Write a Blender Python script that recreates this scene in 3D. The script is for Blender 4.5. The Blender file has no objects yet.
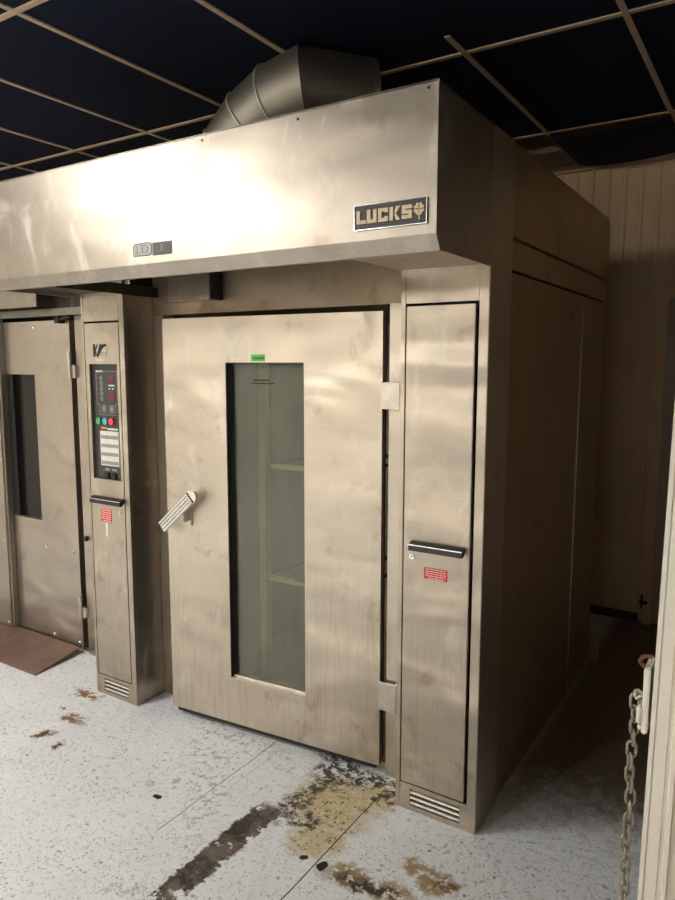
import bpy, bmesh, math, random
from mathutils import Vector, Matrix
random.seed(4)
C = bpy.context.scene.collection
S = bpy.context.scene
# ---------------------------------------------------------------- camera
cd = bpy.data.cameras.new('camera'); cam = bpy.data.objects.new('camera', cd); C.objects.link(cam)
F = Vector((-0.53359268, 0.83658793, -0.12409467)); R_ = Vector((0.84302617, 0.5378713, 0.00116079)); U_ = Vector((-0.06771806, 0.10399566, 0.9922697))
m = Matrix((R_, U_, -F)).transposed().to_4x4(); m.translation = Vector((0.8374, -2.2415, 1.7))
cam.matrix_world = m
cd.sensor_fit = 'HORIZONTAL'; cd.sensor_width = 36; cd.lens = 698.44 * 36 / 675; cd.clip_start = .05
S.camera = cam
# ---------------------------------------------------------------- world and exposure
w = bpy.data.worlds.new('world'); S.world = w; w.use_nodes = True
w.node_tree.nodes['Background'].inputs[0].default_value = (1, .85, .68, 1)
w.node_tree.nodes['Background'].inputs[1].default_value = 0.15
S.view_settings.view_transform = 'Standard'; S.view_settings.look = 'None'
S.view_settings.exposure = 1.5; S.view_settings.gamma = 1; S.view_settings.use_curve_mapping = False
LIGHT_COL = (1, .96, .895)
LIGHTS = [(-2.80, -2.375, 15), (-3.1175, -4.735, 9), (-1.8875, -5.915, 14)]   # ceiling troffers behind the camera (x, y, strength)

# ---------------------------------------------------------------- materials
def newmat(name):
    mt = bpy.data.materials.new(name); mt.use_nodes = True
    nt = mt.node_tree; return mt, nt, nt.nodes['Principled BSDF']
def N(nt, t, **k):
    n = nt.nodes.new(t)
    for a, b in k.items(): setattr(n, a, b)
    return n
def setin(nt, node, i, v):
    s = node.inputs[i]
    if isinstance(v, bpy.types.NodeSocket): nt.links.new(v, s)
    else: s.default_value = v
def mth(nt, op, a, b=0.0, c=None, clamp=False):
    n = N(nt, 'ShaderNodeMath', operation=op); n.use_clamp = clamp
    setin(nt, n, 0, a); setin(nt, n, 1, b)
    if c is not None: setin(nt, n, 2, c)
    return n.outputs[0]
def mixc(nt, f, a, b, mode='MIX'):
    n = N(nt, 'ShaderNodeMix', data_type='RGBA', blend_type=mode)
    setin(nt, n, 0, f)
    for i, v in ((6, a), (7, b)):
        if isinstance(v, tuple) and len(v) == 3: v = (*v, 1)
        setin(nt, n, i, v)
    return n.outputs[2]
def pos(nt, scale=(1, 1, 1), off=(0, 0, 0)):
    g = N(nt, 'ShaderNodeNewGeometry'); mp = N(nt, 'ShaderNodeMapping')
    mp.inputs['Scale'].default_value = scale; mp.inputs['Location'].default_value = off
    nt.links.new(g.outputs['Position'], mp.inputs['Vector']); return mp.outputs[0]
def noise(nt, vec, scale, detail=4, rough=.55, dist=0):
    n = N(nt, 'ShaderNodeTexNoise'); nt.links.new(vec, n.inputs['Vector'])
    n.inputs['Scale'].default_value = scale; n.inputs['Detail'].default_value = detail
    n.inputs['Roughness'].default_value = rough; n.inputs['Distortion'].default_value = dist
    return n.outputs[0]
def ramp(nt, f, a, b, lo=0.0, hi=1.0):
    n = N(nt, 'ShaderNodeMapRange', interpolation_type='SMOOTHSTEP')
    setin(nt, n, 0, f); n.inputs[1].default_value = a; n.inputs[2].default_value = b
    n.inputs[3].default_value = lo; n.inputs[4].default_value = hi
    return n.outputs[0]
def bump(nt, h, strength, dist=.01, prev=None):
    n = N(nt, 'ShaderNodeBump'); n.inputs['Strength'].default_value = strength; n.inputs['Distance'].default_value = dist
    nt.links.new(h, n.inputs['Height'])
    if prev is not None: nt.links.new(prev, n.inputs['Normal'])
    return n.outputs[0]
def plain(name, col, rough=.5, metal=0.0, emit=None, spec=None):
    mt, nt, b = newmat(name)
    b.inputs['Base Color'].default_value = (*col, 1); b.inputs['Roughness'].default_value = rough; b.inputs['Metallic'].default_value = metal
    v = noise(nt, pos(nt), 35, 3); nt.links.new(mixc(nt, ramp(nt, v, .3, .75, 0, .35), col, tuple(x * .6 for x in col)), b.inputs['Base Color'])
    if emit: b.inputs['Emission Color'].default_value = (*col, 1); b.inputs['Emission Strength'].default_value = emit
    if spec is not None: b.inputs['Specular IOR Level'].default_value = spec
    return mt
def steel(name, col=(.57, .505, .425), rough=.38, wave=.25, smear=.35, grain='x', dirt=.35, drips=0.0, metal=.9, off=(0, 0, 0), dcol=(.25, .17, .09)):
    mt, nt, b = newmat(name)
    p = pos(nt, off=off)
    g = noise(nt, pos(nt, (2, 2, 260) if grain == 'x' else (260, 260, 2)), 1.0, 3, .6)
    big = noise(nt, p, 1.6, 5, .6, .4); mid = noise(nt, p, 7, 5, .6, .3); fine = noise(nt, p, 60, 3, .6)
    fing = noise(nt, pos(nt, (9, 9, 5), off), 1.0, 6, .62, .7)
    sm = ramp(nt, fing, .52, .70)                                            # hand smears: lighter and duller
    base = mixc(nt, ramp(nt, big, .35, .7), col, tuple(c * .86 for c in col))
    base = mixc(nt, mth(nt, 'MULTIPLY', ramp(nt, mid, .55, .75), dirt), base, dcol)
    base = mixc(nt, mth(nt, 'MULTIPLY', ramp(nt, fine, .62, .8), .25 * dirt), base, dcol)
    base = mixc(nt, mth(nt, 'MULTIPLY', sm, smear * .5), base, (.8, .76, .68))
    base = mixc(nt, mth(nt, 'MULTIPLY', ramp(nt, g, .35, .65), .10), base, tuple(c * .6 for c in col))
    r = mth(nt, 'ADD', rough, mth(nt, 'MULTIPLY', mth(nt, 'SUBTRACT', mid, .5), .12))
    r = mth(nt, 'ADD', r, mth(nt, 'MULTIPLY', sm, smear * .25))
    if drips:
        d = noise(nt, pos(nt, (60, 60, 2.2), off), 1.0, 4, .6, 1.0)
        sx = N(nt, 'ShaderNodeSeparateXYZ'); nt.links.new(pos(nt), sx.inputs[0])
        dz = ramp(nt, sx.outputs[2], 1.0, .55)
        dm = mth(nt, 'MULTIPLY', mth(nt, 'MULTIPLY', ramp(nt, d, .52, .62), dz), drips)
        base = mixc(nt, dm, base, (.33, .26, .19)); r = mth(nt, 'ADD', r, mth(nt, 'MULTIPLY', dm, .2))
    nt.links.new(base, b.inputs['Base Color']); nt.links.new(r, b.inputs['Roughness'])
    b.inputs['Metallic'].default_value = metal
    wv = noise(nt, pos(nt, (1, 1, 2.2), off), 2.3, 1, .4, .3)
    n1 = bump(nt, wv, wave, .05); n2 = bump(nt, g, .03, .001, n1)
    nt.links.new(n2, b.inputs['Normal'])
    return mt
M = {}
M['steel'] = steel('brushed_steel', drips=.15)
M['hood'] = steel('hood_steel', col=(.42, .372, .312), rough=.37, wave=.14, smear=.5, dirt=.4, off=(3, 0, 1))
M['door'] = steel('door_steel', col=(.60, .525, .425), rough=.41, wave=.5, smear=.8, dirt=.5, drips=.22, off=(1, 5, 2))
M['neigh'] = steel('old_door_steel', col=(.54, .47, .40), rough=.33, wave=.6, smear=.3, dirt=.35, off=(5, 5, 3))
M['pillar'] = steel('pillar_steel', col=(.51, .445, .362), rough=.40, wave=.7, smear=.8, dirt=.5, drips=.22, off=(7, 1, 4))
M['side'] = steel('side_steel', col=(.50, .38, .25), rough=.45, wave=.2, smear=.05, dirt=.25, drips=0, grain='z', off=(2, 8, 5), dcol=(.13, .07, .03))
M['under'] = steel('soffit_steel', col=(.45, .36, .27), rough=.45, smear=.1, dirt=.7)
M['duct'] = steel('galvanised_duct', col=(.33, .30, .25), rough=.52, wave=.1, smear=.1, dirt=.3)
M['chrome'] = plain('chrome', (.80, .78, .74), .18, 1)
M['ringmetal'] = plain('bright_seam_metal', (.62, .58, .50), .4, .3)
M['hinge'] = plain('hinge_steel', (.62, .57, .50), .38, .9)
M['dark'] = plain('dark_void', (.012, .01, .009), .8)
M['gasket'] = plain('black_rubber', (.015, .014, .013), .6)
M['black'] = plain('black_plastic', (.022, .021, .021), .38)
M['panelgrey'] = plain('panel_grey', (.05, .048, .045), .45)
M['white'] = plain('white_print', (.75, .72, .66), .6)
M['greyprint'] = plain('grey_print', (.33, .32, .29), .6)
M['cream'] = plain('cream_lettering', (.80, .66, .42), .45)
M['red'] = plain('red_label', (.72, .02, .03), .45)
M['reddisp'] = plain('red_display', (.20, .012, .02), .35)
M['green'] = plain('green_sticker', (.06, .62, .05), .5)
M['gbtn'] = plain('green_button', (.08, .42, .14), .3)
M['bbtn'] = plain('blue_button', (.15, .42, .62), .3)
M['rbtn'] = plain('red_button', (.8, .06, .07), .3)
M['orange'] = plain('orange_print', (.8, .35, .08), .5)
M['greydk'] = plain('charcoal_tile', (.10, .105, .11), .55)
M['sticker'] = plain('pale_sticker', (.55, .54, .52), .5)
M['tee'] = plain('ceiling_tee', (.60, .45, .31), .5)
M['rackpost'] = plain('rack_post', (.95, .90, .55), .5)
M['rusty'] = plain('rusty_ring', (.15, .055, .035), .7)
M['chain'] = plain('chain_metal', (.36, .31, .25), .5, .6)
M['louver'] = plain('polished_louver', (.85, .80, .72), .22, .9)
M['lamp'] = plain('lamp_diffuser', LIGHT_COL, .5)
def lampmat(st):
    mt = bpy.data.materials.new('glowing_diffuser'); mt.use_nodes = True; nt = mt.node_tree; nt.nodes.clear()
    e = N(nt, 'ShaderNodeEmission'); o = N(nt, 'ShaderNodeOutputMaterial'); e.inputs[0].default_value = (*LIGHT_COL, 1); e.inputs[1].default_value = st
    nt.links.new(e.outputs[0], o.inputs[0]); return mt
def glassmat(name, col, trans, rough=.12):
    mt = bpy.data.materials.new(name); mt.use_nodes = True; nt = mt.node_tree; b = nt.nodes['Principled BSDF']; o = nt.nodes['Material Output']
    n1 = noise(nt, pos(nt), 9, 5, .65, .6); n2 = noise(nt, pos(nt, (30, 30, 3)), 1, 4, .6)
    nt.links.new(mixc(nt, ramp(nt, n1, .35, .7), col, tuple(c * .78 for c in col)), b.inputs['Base Color'])
    b.inputs['Roughness'].default_value = rough; b.inputs['IOR'].default_value = 1.52
    t = N(nt, 'ShaderNodeBsdfTransparent'); t.inputs[0].default_value = (.88, .93, .84, 1)
    mx = N(nt, 'ShaderNodeMixShader'); nt.links.new(ramp(nt, n2, .2, .8, trans - .04, trans + .04), mx.inputs[0])
    nt.links.new(b.outputs[0], mx.inputs[1]); nt.links.new(t.outputs[0], mx.inputs[2]); nt.links.new(mx.outputs[0], o.inputs[0]); return mt
M['glass'] = glassmat('grimy_green_glass', (.33, .335, .27), .62)
M['darkglass'] = glassmat('dark_smoked_glass', (.05, .045, .04), .6, .08)
def ceilmat():
    mt, nt, b = newmat('navy_tile'); n = noise(nt, pos(nt), 60, 4, .7)
    nt.links.new(mixc(nt, ramp(nt, n, .35, .7), (.005, .009, .024), (.008, .012, .028)), b.inputs['Base Color']); b.inputs['Roughness'].default_value = .85
    b.inputs['Specular IOR Level'].default_value = .2
    nt.links.new(bump(nt, n, .4, .004), b.inputs['Normal']); return mt
M['tile'] = ceilmat()
def wallmat(name, col, dk):
    mt, nt, b = newmat(name); n = noise(nt, pos(nt), 1.4, 5, .6); f = noise(nt, pos(nt), 22, 5, .7)
    c1 = mixc(nt, ramp(nt, n, .35, .7), col, dk); c1 = mixc(nt, ramp(nt, f, .6, .8, 0, .35), c1, tuple(x * .5 for x in dk))
    nt.links.new(c1, b.inputs['Base Color']); b.inputs['Roughness'].default_value = .5; return mt
M['wall'] = wallmat('cream_liner_panel', (.93, .68, .42), (.83, .60, .36))
M['wallroom'] = wallmat('room_wall', (.82, .77, .68), (.78, .72, .63))
M['darksteel'] = steel('dark_steel', col=(.09, .075, .06), rough=.5, dirt=.5)  # dark steel; its colour also stands for shade in the left header void
M['jamb'] = wallmat('off_white_jamb', (.90, .86, .77), (.84, .77, .67))
M['jambtan'] = wallmat('dirty_panel', (.60, .50, .42), (.52, .42, .34))
M['base'] = wallmat('dark_cove', (.10, .075, .05), (.06, .045, .03))
def rampmat():
    mt, nt, b = newmat('brown_steel_plate'); n = noise(nt, pos(nt), 3, 5, .65, .5); f = noise(nt, pos(nt), 30, 5, .7, .4); s = noise(nt, pos(nt, (30, 4, 1)), 1, 4, .6)
    c = mixc(nt, ramp(nt, n, .35, .7), (.26, .17, .135), (.18, .115, .09)); c = mixc(nt, ramp(nt, f, .62, .72, 0, .8), c, (.05, .03, .025))
    c = mixc(nt, ramp(nt, s, .58, .72, 0, .5), c, (.32, .24, .2)); nt.links.new(c, b.inputs['Base Color'])
    b.inputs['Roughness'].default_value = .55; b.inputs['Metallic'].default_value = .25; nt.links.new(bump(nt, f, .3, .003), b.inputs['Normal']); return mt
M['plate'] = rampmat()

def floormat():
    mt, nt, b = newmat('worn_white_floor')
    P = pos(nt)
    wob = N(nt, 'ShaderNodeTexNoise'); nt.links.new(P, wob.inputs['Vector']); wob.inputs['Scale'].default_value = 9; wob.inputs['Detail'].default_value = 6; wob.inputs['Roughness'].default_value = .7
    sub = N(nt, 'ShaderNodeVectorMath', operation='SUBTRACT'); nt.links.new(wob.outputs['Color'], sub.inputs[0]); sub.inputs[1].default_value = (.5, .5, .5)
    sc = N(nt, 'ShaderNodeVectorMath', operation='SCALE'); nt.links.new(sub.outputs[0], sc.inputs[0]); sc.inputs['Scale'].default_value = .20
    ad = N(nt, 'ShaderNodeVectorMath', operation='ADD'); nt.links.new(P, ad.inputs[0]); nt.links.new(sc.outputs[0], ad.inputs[1]); PW = ad.outputs[0]
    sc2 = N(nt, 'ShaderNodeVectorMath', operation='SCALE'); nt.links.new(sub.outputs[0], sc2.inputs[0]); sc2.inputs['Scale'].default_value = .06
    ad2 = N(nt, 'ShaderNodeVectorMath', operation='ADD'); nt.links.new(P, ad2.inputs[0]); nt.links.new(sc2.outputs[0], ad2.inputs[1]); PS = ad2.outputs[0]
    fine = noise(nt, P, 48, 9, .82); fine2 = noise(nt, P, 260, 3, .6); mid = noise(nt, P, 14, 6, .7, .6); big = noise(nt, P, 1.3, 4, .6)
    brk = noise(nt, P, 28, 6, .75, .5)
    def blob(cx, cy, rx, ry, rot=0.0, src=PW, soft=.35):
        mp = N(nt, 'ShaderNodeMapping', vector_type='TEXTURE'); mp.inputs['Location'].default_value = (cx, cy, 0); mp.inputs['Rotation'].default_value = (0, 0, rot); mp.inputs['Scale'].default_value = (rx, ry, 1)
        nt.links.new(src, mp.inputs['Vector']); l = N(nt, 'ShaderNodeVectorMath', operation='LENGTH'); nt.links.new(mp.outputs[0], l.inputs[0])
        return ramp(nt, l.outputs['Value'], 1 + soft, 1 - soft)
    def mx(*a):
        r = a[0]
        for q in a[1:]: r = mth(nt, 'MAXIMUM', r, q)
        return r
    def mul(a, c): return mth(nt, 'MULTIPLY', a, c)
    col = mixc(nt, ramp(nt, big, .35, .7), (.90, .94, .97), (.81, .84, .87))
    col = mixc(nt, ramp(nt, mid, .58, .72, 0, .35), col, (.55, .51, .44))
    col = mixc(nt, ramp(nt, fine, .56, .60, 0, .8), col, (.30, .27, .235))
    col = mixc(nt, ramp(nt, fine2, .58, .66, 0, .6), col, (.2, .18, .15))
    def dots(scale, size, share):
        v = N(nt, 'ShaderNodeTexVoronoi'); nt.links.new(P, v.inputs['Vector']); v.inputs['Scale'].default_value = scale
        sc_ = N(nt, 'ShaderNodeSeparateColor'); nt.links.new(v.outputs['Color'], sc_.inputs[0])
        rad = mth(nt, 'MULTIPLY', sc_.outputs[1], size)
        return mth(nt, 'MULTIPLY', mth(nt, 'LESS_THAN', v.outputs['Distance'], rad), mth(nt, 'LESS_THAN', sc_.outputs[0], share))
    grit = ramp(nt, noise(nt, P, 2.2, 4, .6), .4, .65, .35, 1)
    col = mixc(nt, mth(nt, 'MULTIPLY', dots(120, .55, .30), mul(grit, .7)), col, (.17, .145, .12))
    col = mixc(nt, mth(nt, 'MULTIPLY', dots(38, .30, .16), mul(grit, .8)), col, (.12, .10, .08))
    sepx = N(nt, 'ShaderNodeSeparateXYZ'); nt.links.new(P, sepx.inputs[0]); X, Y = sepx.outputs[0], sepx.outputs[1]
    # shade right of the oven, painted into the floor as a darker brown
    floor_shade = mul(ramp(nt, mth(nt, 'ADD', Y, mth(nt, 'MULTIPLY', mid, .8))    , .50, 1.05), ramp(nt, X, -.1, .05))
    col = mixc(nt, mul(floor_shade, .92), col, (.20, .145, .095))
    wornR = mul(blob(.35, .15, .5, .5), ramp(nt, noise(nt, P, 45, 8, .85), .53, .60))
    col = mixc(nt, mul(wornR, .5), col, (.25, .21, .17))
    # worn scuffs on the left
    scuff = mul(mx(blob(-1.15, -.15, .55, .10, -.9), blob(-1.1, .03, .35, .07, -.1), blob(-1.2, -.4, .22, .05, .9)), ramp(nt, brk, .52, .60))
    col = mixc(nt, mul(scuff, .6), col, (.23, .2, .17))
    # yellow grease patch
    yel = mx(blob(-.53, -.11, .17, .17), blob(-.47, -.28, .10, .13), blob(-.42, -.01, .10, .08))
    col = mixc(nt, mul(yel, ramp(nt, mid, .3, .55, .55, 1)), col, (.60, .50, .29))
    col = mixc(nt, mul(yel, mul(ramp(nt, fine, .50, .58), .8)), col, (.72, .62, .38))
    col = mixc(nt, mul(yel, mul(ramp(nt, brk, .55, .62), .8)), col, (.16, .10, .05))
    col = mixc(nt, mul(yel, mul(dots(75, .6, .35), .85)), col, (.17, .11, .05))
    col = mixc(nt, mul(yel, mul(dots(95, .6, .30), .8)), col, (.80, .74, .55))
    # black worn grime round the patch and under the door
    blk = mx(blob(-.64, .08, .10, .14, .3), blob(-.47, .09, .20, .055), blob(-.66, -.17, .05, .17), blob(-.38, .03, .05, .05), blob(-.57, -.27, .06, .05))
    col = mixc(nt, mul(blk, ramp(nt, brk, .44, .53)), col, (.055, .045, .035))
    # long dark strip running towards the camera where the coating is gone
    mp = N(nt, 'ShaderNodeSeparateXYZ'); nt.links.new(PS, mp.inputs[0]); xs, ys = mp.outputs[0], mp.outputs[1]
    dx = mth(nt, 'ABSOLUTE', mth(nt, 'ADD', xs, .722))
    dx = mth(nt, 'ADD', dx, mul(mth(nt, 'SUBTRACT', brk, .5), .07))
    strip = mul(ramp(nt, dx, .060, .050), mul(ramp(nt, ys, -.24, -.29), ramp(nt, ys, -1.25, -1.1)))
    keep = ramp(nt, noise(nt, P, 8, 7, .7), .575, .60)
    scol = mixc(nt, ramp(nt, mid, .4, .6), (.16, .125, .10), (.045, .036, .03))
    scol = mixc(nt, ramp(nt, fine, .56, .66), scol, (.42, .38, .33))
    col = mixc(nt, mul(strip, mth(nt, 'SUBTRACT', 1.0, keep)), col, scol)
    # burnt stain near the pillar
    oc = mx(blob(-.24, -.42, .14, .05, .1), blob(-.13, -.41, .09, .05), blob(-.09, -.27, .07, .045), blob(-.03, -.30, .05, .04), blob(.02, -.27, .05, .04))
    col = mixc(nt, mul(oc, ramp(nt, brk, .38, .5)), col, (.38, .27, .14))
    col = mixc(nt, mul(mx(blob(-.22, -.43, .09, .03, .1), blob(-.13, -.42, .05, .03)), ramp(nt, brk, .42, .5)), col, (.045, .028, .018))
    col = mixc(nt, mul(mx(blob(.0, -.28, .05, .025)), ramp(nt, brk, .45, .52)), col, (.14, .09, .05))
    # rust spots by the control pillar
    ru = mx(blob(-1.93, -.43, .035, .04), blob(-1.80, -.445, .025, .028), blob(-1.93, -.24, .07, .04, -.3), blob(-2.06, -.215, .025, .02), blob(-2.08, -.05, .09, .03))
    col = mixc(nt, mul(ru, ramp(nt, brk, .40, .5)), col, (.24, .12, .04))
    col = mixc(nt, mul(mx(blob(-1.93, -.44, .016, .018), blob(-1.80, -.45, .012, .014), blob(-2.06, -.215, .014, .01)), .9), col, (.05, .025, .015))
    dots = mx(blob(-1.139, -.463, .021, .015, 0, PS, .15), blob(-.383, -.428, .018, .022, 0, PS, .15), blob(-.457, -.428, .016, .014, 0, PS, .2))
    col = mixc(nt, dots, col, (.01, .008, .007))
    # grime line along the foot of the ovens
    # cracks and slab joints
    def vline(x0, y0, y1, wd, amt=.006):
        d = mth(nt, 'ABSOLUTE', mth(nt, 'SUBTRACT', mth(nt, 'ADD', X, mth(nt, 'MULTIPLY', mth(nt, 'SUBTRACT', noise(nt, P, 5, 3), .5), amt * 3)), x0))
        return mul(ramp(nt, d, wd, wd * .3), mul(ramp(nt, Y, y0, y0 + .03), ramp(nt, Y, y1, y1 - .03)))
    crk = mx(vline(-.405, -1.6, .07, .0035), mul(vline(-.99, -.62, .14, .003), .8), mul(vline(-.935, -.28, .1, .002), .5))
    vor = N(nt, 'ShaderNodeTexVoronoi', feature='DISTANCE_TO_EDGE'); nt.links.new(PW, vor.inputs['Vector']); vor.inputs['Scale'].default_value = 1.7
    hair = mul(ramp(nt, vor.outputs['Distance'], .006, .001), ramp(nt, noise(nt, P, 3.1, 3), .55, .62))
    crk = mx(crk, mul(hair, .55))
    col = mixc(nt, crk, col, (.05, .04, .03))
    nt.links.new(col, b.inputs['Base Color'])
    nt.links.new(ramp(nt, mid, .3, .7, .45, .72), b.inputs['Roughness'])
    h = mth(nt, 'SUBTRACT', mul(brk, .5), mx(strip, blk, crk))
    nt.links.new(bump(nt, h, .35, .004, bump(nt, fine, .15, .002)), b.inputs['Normal'])
    return mt
M['floor'] = floormat()

# ---------------------------------------------------------------- mesh helpers (all shapes are given in world metres)
def bx(bm, x0, x1, y0, y1, z0, z1, bev=0.0, mat=None):
    vs = []
    t = bmesh.new(); r = bmesh.ops.create_cube(t, size=1)
    for v in t.verts: v.co = Vector(((x0 + x1) / 2 + v.co.x * (x1 - x0), (y0 + y1) / 2 + v.co.y * (y1 - y0), (z0 + z1) / 2 + v.co.z * (z1 - z0)))
    if bev: bmesh.ops.bevel(t, geom=t.edges[:], offset=bev, segments=2, affect='EDGES', clamp_overlap=True)
    if mat is not None: bmesh.ops.transform(t, matrix=mat, verts=t.verts)
    merge(bm, t)
def merge(bm, t):
    me = bpy.data.meshes.new('tmp'); t.to_mesh(me); t.free(); bm.from_mesh(me); bpy.data.meshes.remove(me)
def prism(bm, pts, axis, a, b, bev=0):                                   # 2-D outline extruded along an axis
    t = bmesh.new()
    def mk(p, s): return {'x': (s, p[0], p[1]), 'y': (p[0], s, p[1]), 'z': (p[0], p[1], s)}[axis]
    A = [t.verts.new(mk(p, a)) for p in pts]; B = [t.verts.new(mk(p, b)) for p in pts]
    t.faces.new(A); t.faces.new(B[::-1]); n = len(pts)
    for i in range(n): t.faces.new((A[i], B[i], B[(i + 1) % n], A[(i + 1) % n]))
    bmesh.ops.recalc_face_normals(t, faces=t.faces)
    if bev: bmesh.ops.bevel(t, geom=t.edges[:], offset=bev, segments=2, affect='EDGES', clamp_overlap=True)
    merge(bm, t)
def cyl(bm, p0, p1, r, seg=20, r1=None):
    p0, p1 = Vector(p0), Vector(p1); d = p1 - p0; t = bmesh.new()
    bmesh.ops.create_cone(t, cap_ends=True, segments=seg, radius1=r, radius2=r if r1 is None else r1, depth=d.length)
    mt = Matrix.Translation((p0 + p1) / 2) @ d.to_track_quat('Z', 'Y').to_matrix().to_4x4()
    bmesh.ops.transform(t, matrix=mt, verts=t.verts); merge(bm, t)
def ring(bm, c, nrm, R, r, seg=28, s2=8, sx=1.0):
    nrm = Vector(nrm).normalized(); q = nrm.to_track_quat('Z', 'Y').to_matrix(); t = bmesh.new(); rows = []
    for i in range(seg):
        a = 2 * math.pi * i / seg; row = []
        for j in range(s2):
            e = 2 * math.pi * j / s2; rr = R + r * math.cos(e)
            row.append(t.verts.new(Vector(c) + q @ Vector((rr * math.cos(a) * sx, rr * math.sin(a), r * math.sin(e)))))
        rows.append(row)
    for i in range(seg):
        for j in range(s2): t.faces.new((rows[i][j], rows[(i + 1) % seg][j], rows[(i + 1) % seg][(j + 1) % s2], rows[i][(j + 1) % s2]))
    bmesh.ops.recalc_face_normals(t, faces=t.faces); merge(bm, t)
def tubepath(bm, pts, r, seg=10, closed=False):
    t = bmesh.new(); n = len(pts); pts = [Vector(p) for p in pts]; rows = []; up = None
    for i, p in enumerate(pts):
        if closed: d = pts[(i + 1) % n] - pts[i - 1]
        else: d = pts[min(i + 1, n - 1)] - pts[max(i - 1, 0)]
        d.normalize()
        if up is None: up = d.orthogonal().normalized()
        up = (up - d * up.dot(d)).normalized(); s = d.cross(up)
        rows.append([t.verts.new(p + (up * math.cos(2 * math.pi * j / seg) + s * math.sin(2 * math.pi * j / seg)) * r) for j in range(seg)])
    for i in range(n if closed else n - 1):
        A, B = rows[i], rows[(i + 1) % n]
        for j in range(seg): t.faces.new((A[j], B[j], B[(j + 1) % seg], A[(j + 1) % seg]))
    if not closed: t.faces.new(rows[0][::-1]); t.faces.new(rows[-1])
    bmesh.ops.recalc_face_normals(t, faces=t.faces); merge(bm, t)
def world_loc(o):
    v = Vector((0, 0, 0))
    while o: v += o.location; o = o.parent
    return v
def obj(name, bm, mat, parent=None, smooth=False, label=None, origin=None):
    me = bpy.data.meshes.new(name)
    if origin is None:
        xs = [v.co for v in bm.verts]; origin = Vector([(min(c[i] for c in xs) + max(c[i] for c in xs)) / 2 for i in range(2)] + [min(c[2] for c in xs)])
    bmesh.ops.translate(bm, vec=-Vector(origin), verts=bm.verts)
    bm.to_mesh(me); bm.free(); me.materials.append(mat)
    if smooth:
        for p in me.polygons: p.use_smooth = True
        try: me.set_sharp_from_angle(angle=math.radians(40))
        except Exception: pass
    o = bpy.data.objects.new(name, me); C.objects.link(o)
    o.parent = parent; o.location = Vector(origin) - world_loc(parent)
    if label: o['label'] = label
    return o
def box(name, dims, mat, parent=None, bev=.002, **k):
    bm = bmesh.new(); bx(bm, *dims, bev=bev); return obj(name, bm, mat, parent, **k)
def boxes(name, L, mat, parent=None, bev=.002, **k):
    bm = bmesh.new()
    for d in L: bx(bm, *d, bev=bev)
    return obj(name, bm, mat, parent, **k)
def thing(name, label, cat, loc, group=None):
    o = bpy.data.objects.new(name, None); C.objects.link(o); o.location = loc; o.empty_display_size = .1
    return tag(o, label, cat, group)
def tag(o, label, cat, group=None):
    o['label'] = label; o['category'] = cat
    if group: o['group'] = group
    return o
def struct(o): o['kind'] = 'structure'; return o
def text(name, s, x, y, z, size, mat, parent, sx=1.0, ext=.0008, off=0.0, label=None):   # lettering facing -Y, centred
    cu = bpy.data.curves.new('t', 'FONT'); cu.body = s; cu.size = size; cu.extrude = ext; cu.offset = off; cu.align_x = 'CENTER'; cu.align_y = 'CENTER'
    to = bpy.data.objects.new('t', cu); C.objects.link(to); dg = bpy.context.evaluated_depsgraph_get(); dg.update()
    me = bpy.data.meshes.new_from_object(to.evaluated_get(dg)); bpy.data.objects.remove(to)
    bm = bmesh.new(); bm.from_mesh(me); bpy.data.meshes.remove(me)
    mt = Matrix.Translation((x, y, z)) @ Matrix.Rotation(math.pi / 2, 4, 'X') @ Matrix.Diagonal((sx, 1, 1, 1))
    bmesh.ops.transform(bm, matrix=mt, verts=bm.verts)
    return obj(name, bm, mat, parent, label=label)

# ---------------------------------------------------------------- the room
ZC = 2.95
struct(box('floor', (-5.2, 3.2, -7, 2.8, -.1, 0), M['floor'], bev=0))
bm = bmesh.new()
GX = [.265 + .615 * i for i in range(-9, 6)]; GY = [.575 + 1.18 * i for i in range(-7, 3)]
light_cells = {(round(l[0], 1), round(l[1], 1)) for l in LIGHTS}
XS = [-5.2] + [g for g in GX if -5.2 < g < 3.2] + [3.2]; YS = [-7] + [g for g in GY if -7 < g < 2.6] + [2.6]
open_cells = []
for i in range(len(XS) - 1):
    for j in range(len(YS) - 1):
        cx, cy = (XS[i] + XS[i + 1]) / 2, (YS[j] + YS[j + 1]) / 2
        if YS[j] > 1.7 and -1.0 < XS[i] < .2: open_cells.append((XS[i], XS[i + 1])); continue
        bx(bm, XS[i], XS[i + 1], YS[j], YS[j + 1], ZC, ZC + .02)
struct(obj('ceiling', bm, M['tile']))
bm = bmesh.new()
for g in XS[1:-1]: bx(bm, g - .012, g + .012, .40 if abs(g + .35) < .02 else -7, 2.58, ZC - .006, ZC + .03, .001)
for g in YS[1:-1]: bx(bm, -5.2, 3.2, g - .012, g + .012, ZC - .0065, ZC + .03, .001)
bx(bm, -5.2, 3.2, 2.565, 2.6, ZC - .02, ZC + .03)
struct(obj('trim_1', bm, M['tee']))
struct(box('ceiling_deck', (-5.2, 3.2, -7, 2.8, ZC + .35, ZC + .4), M['dark'], bev=0))
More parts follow.
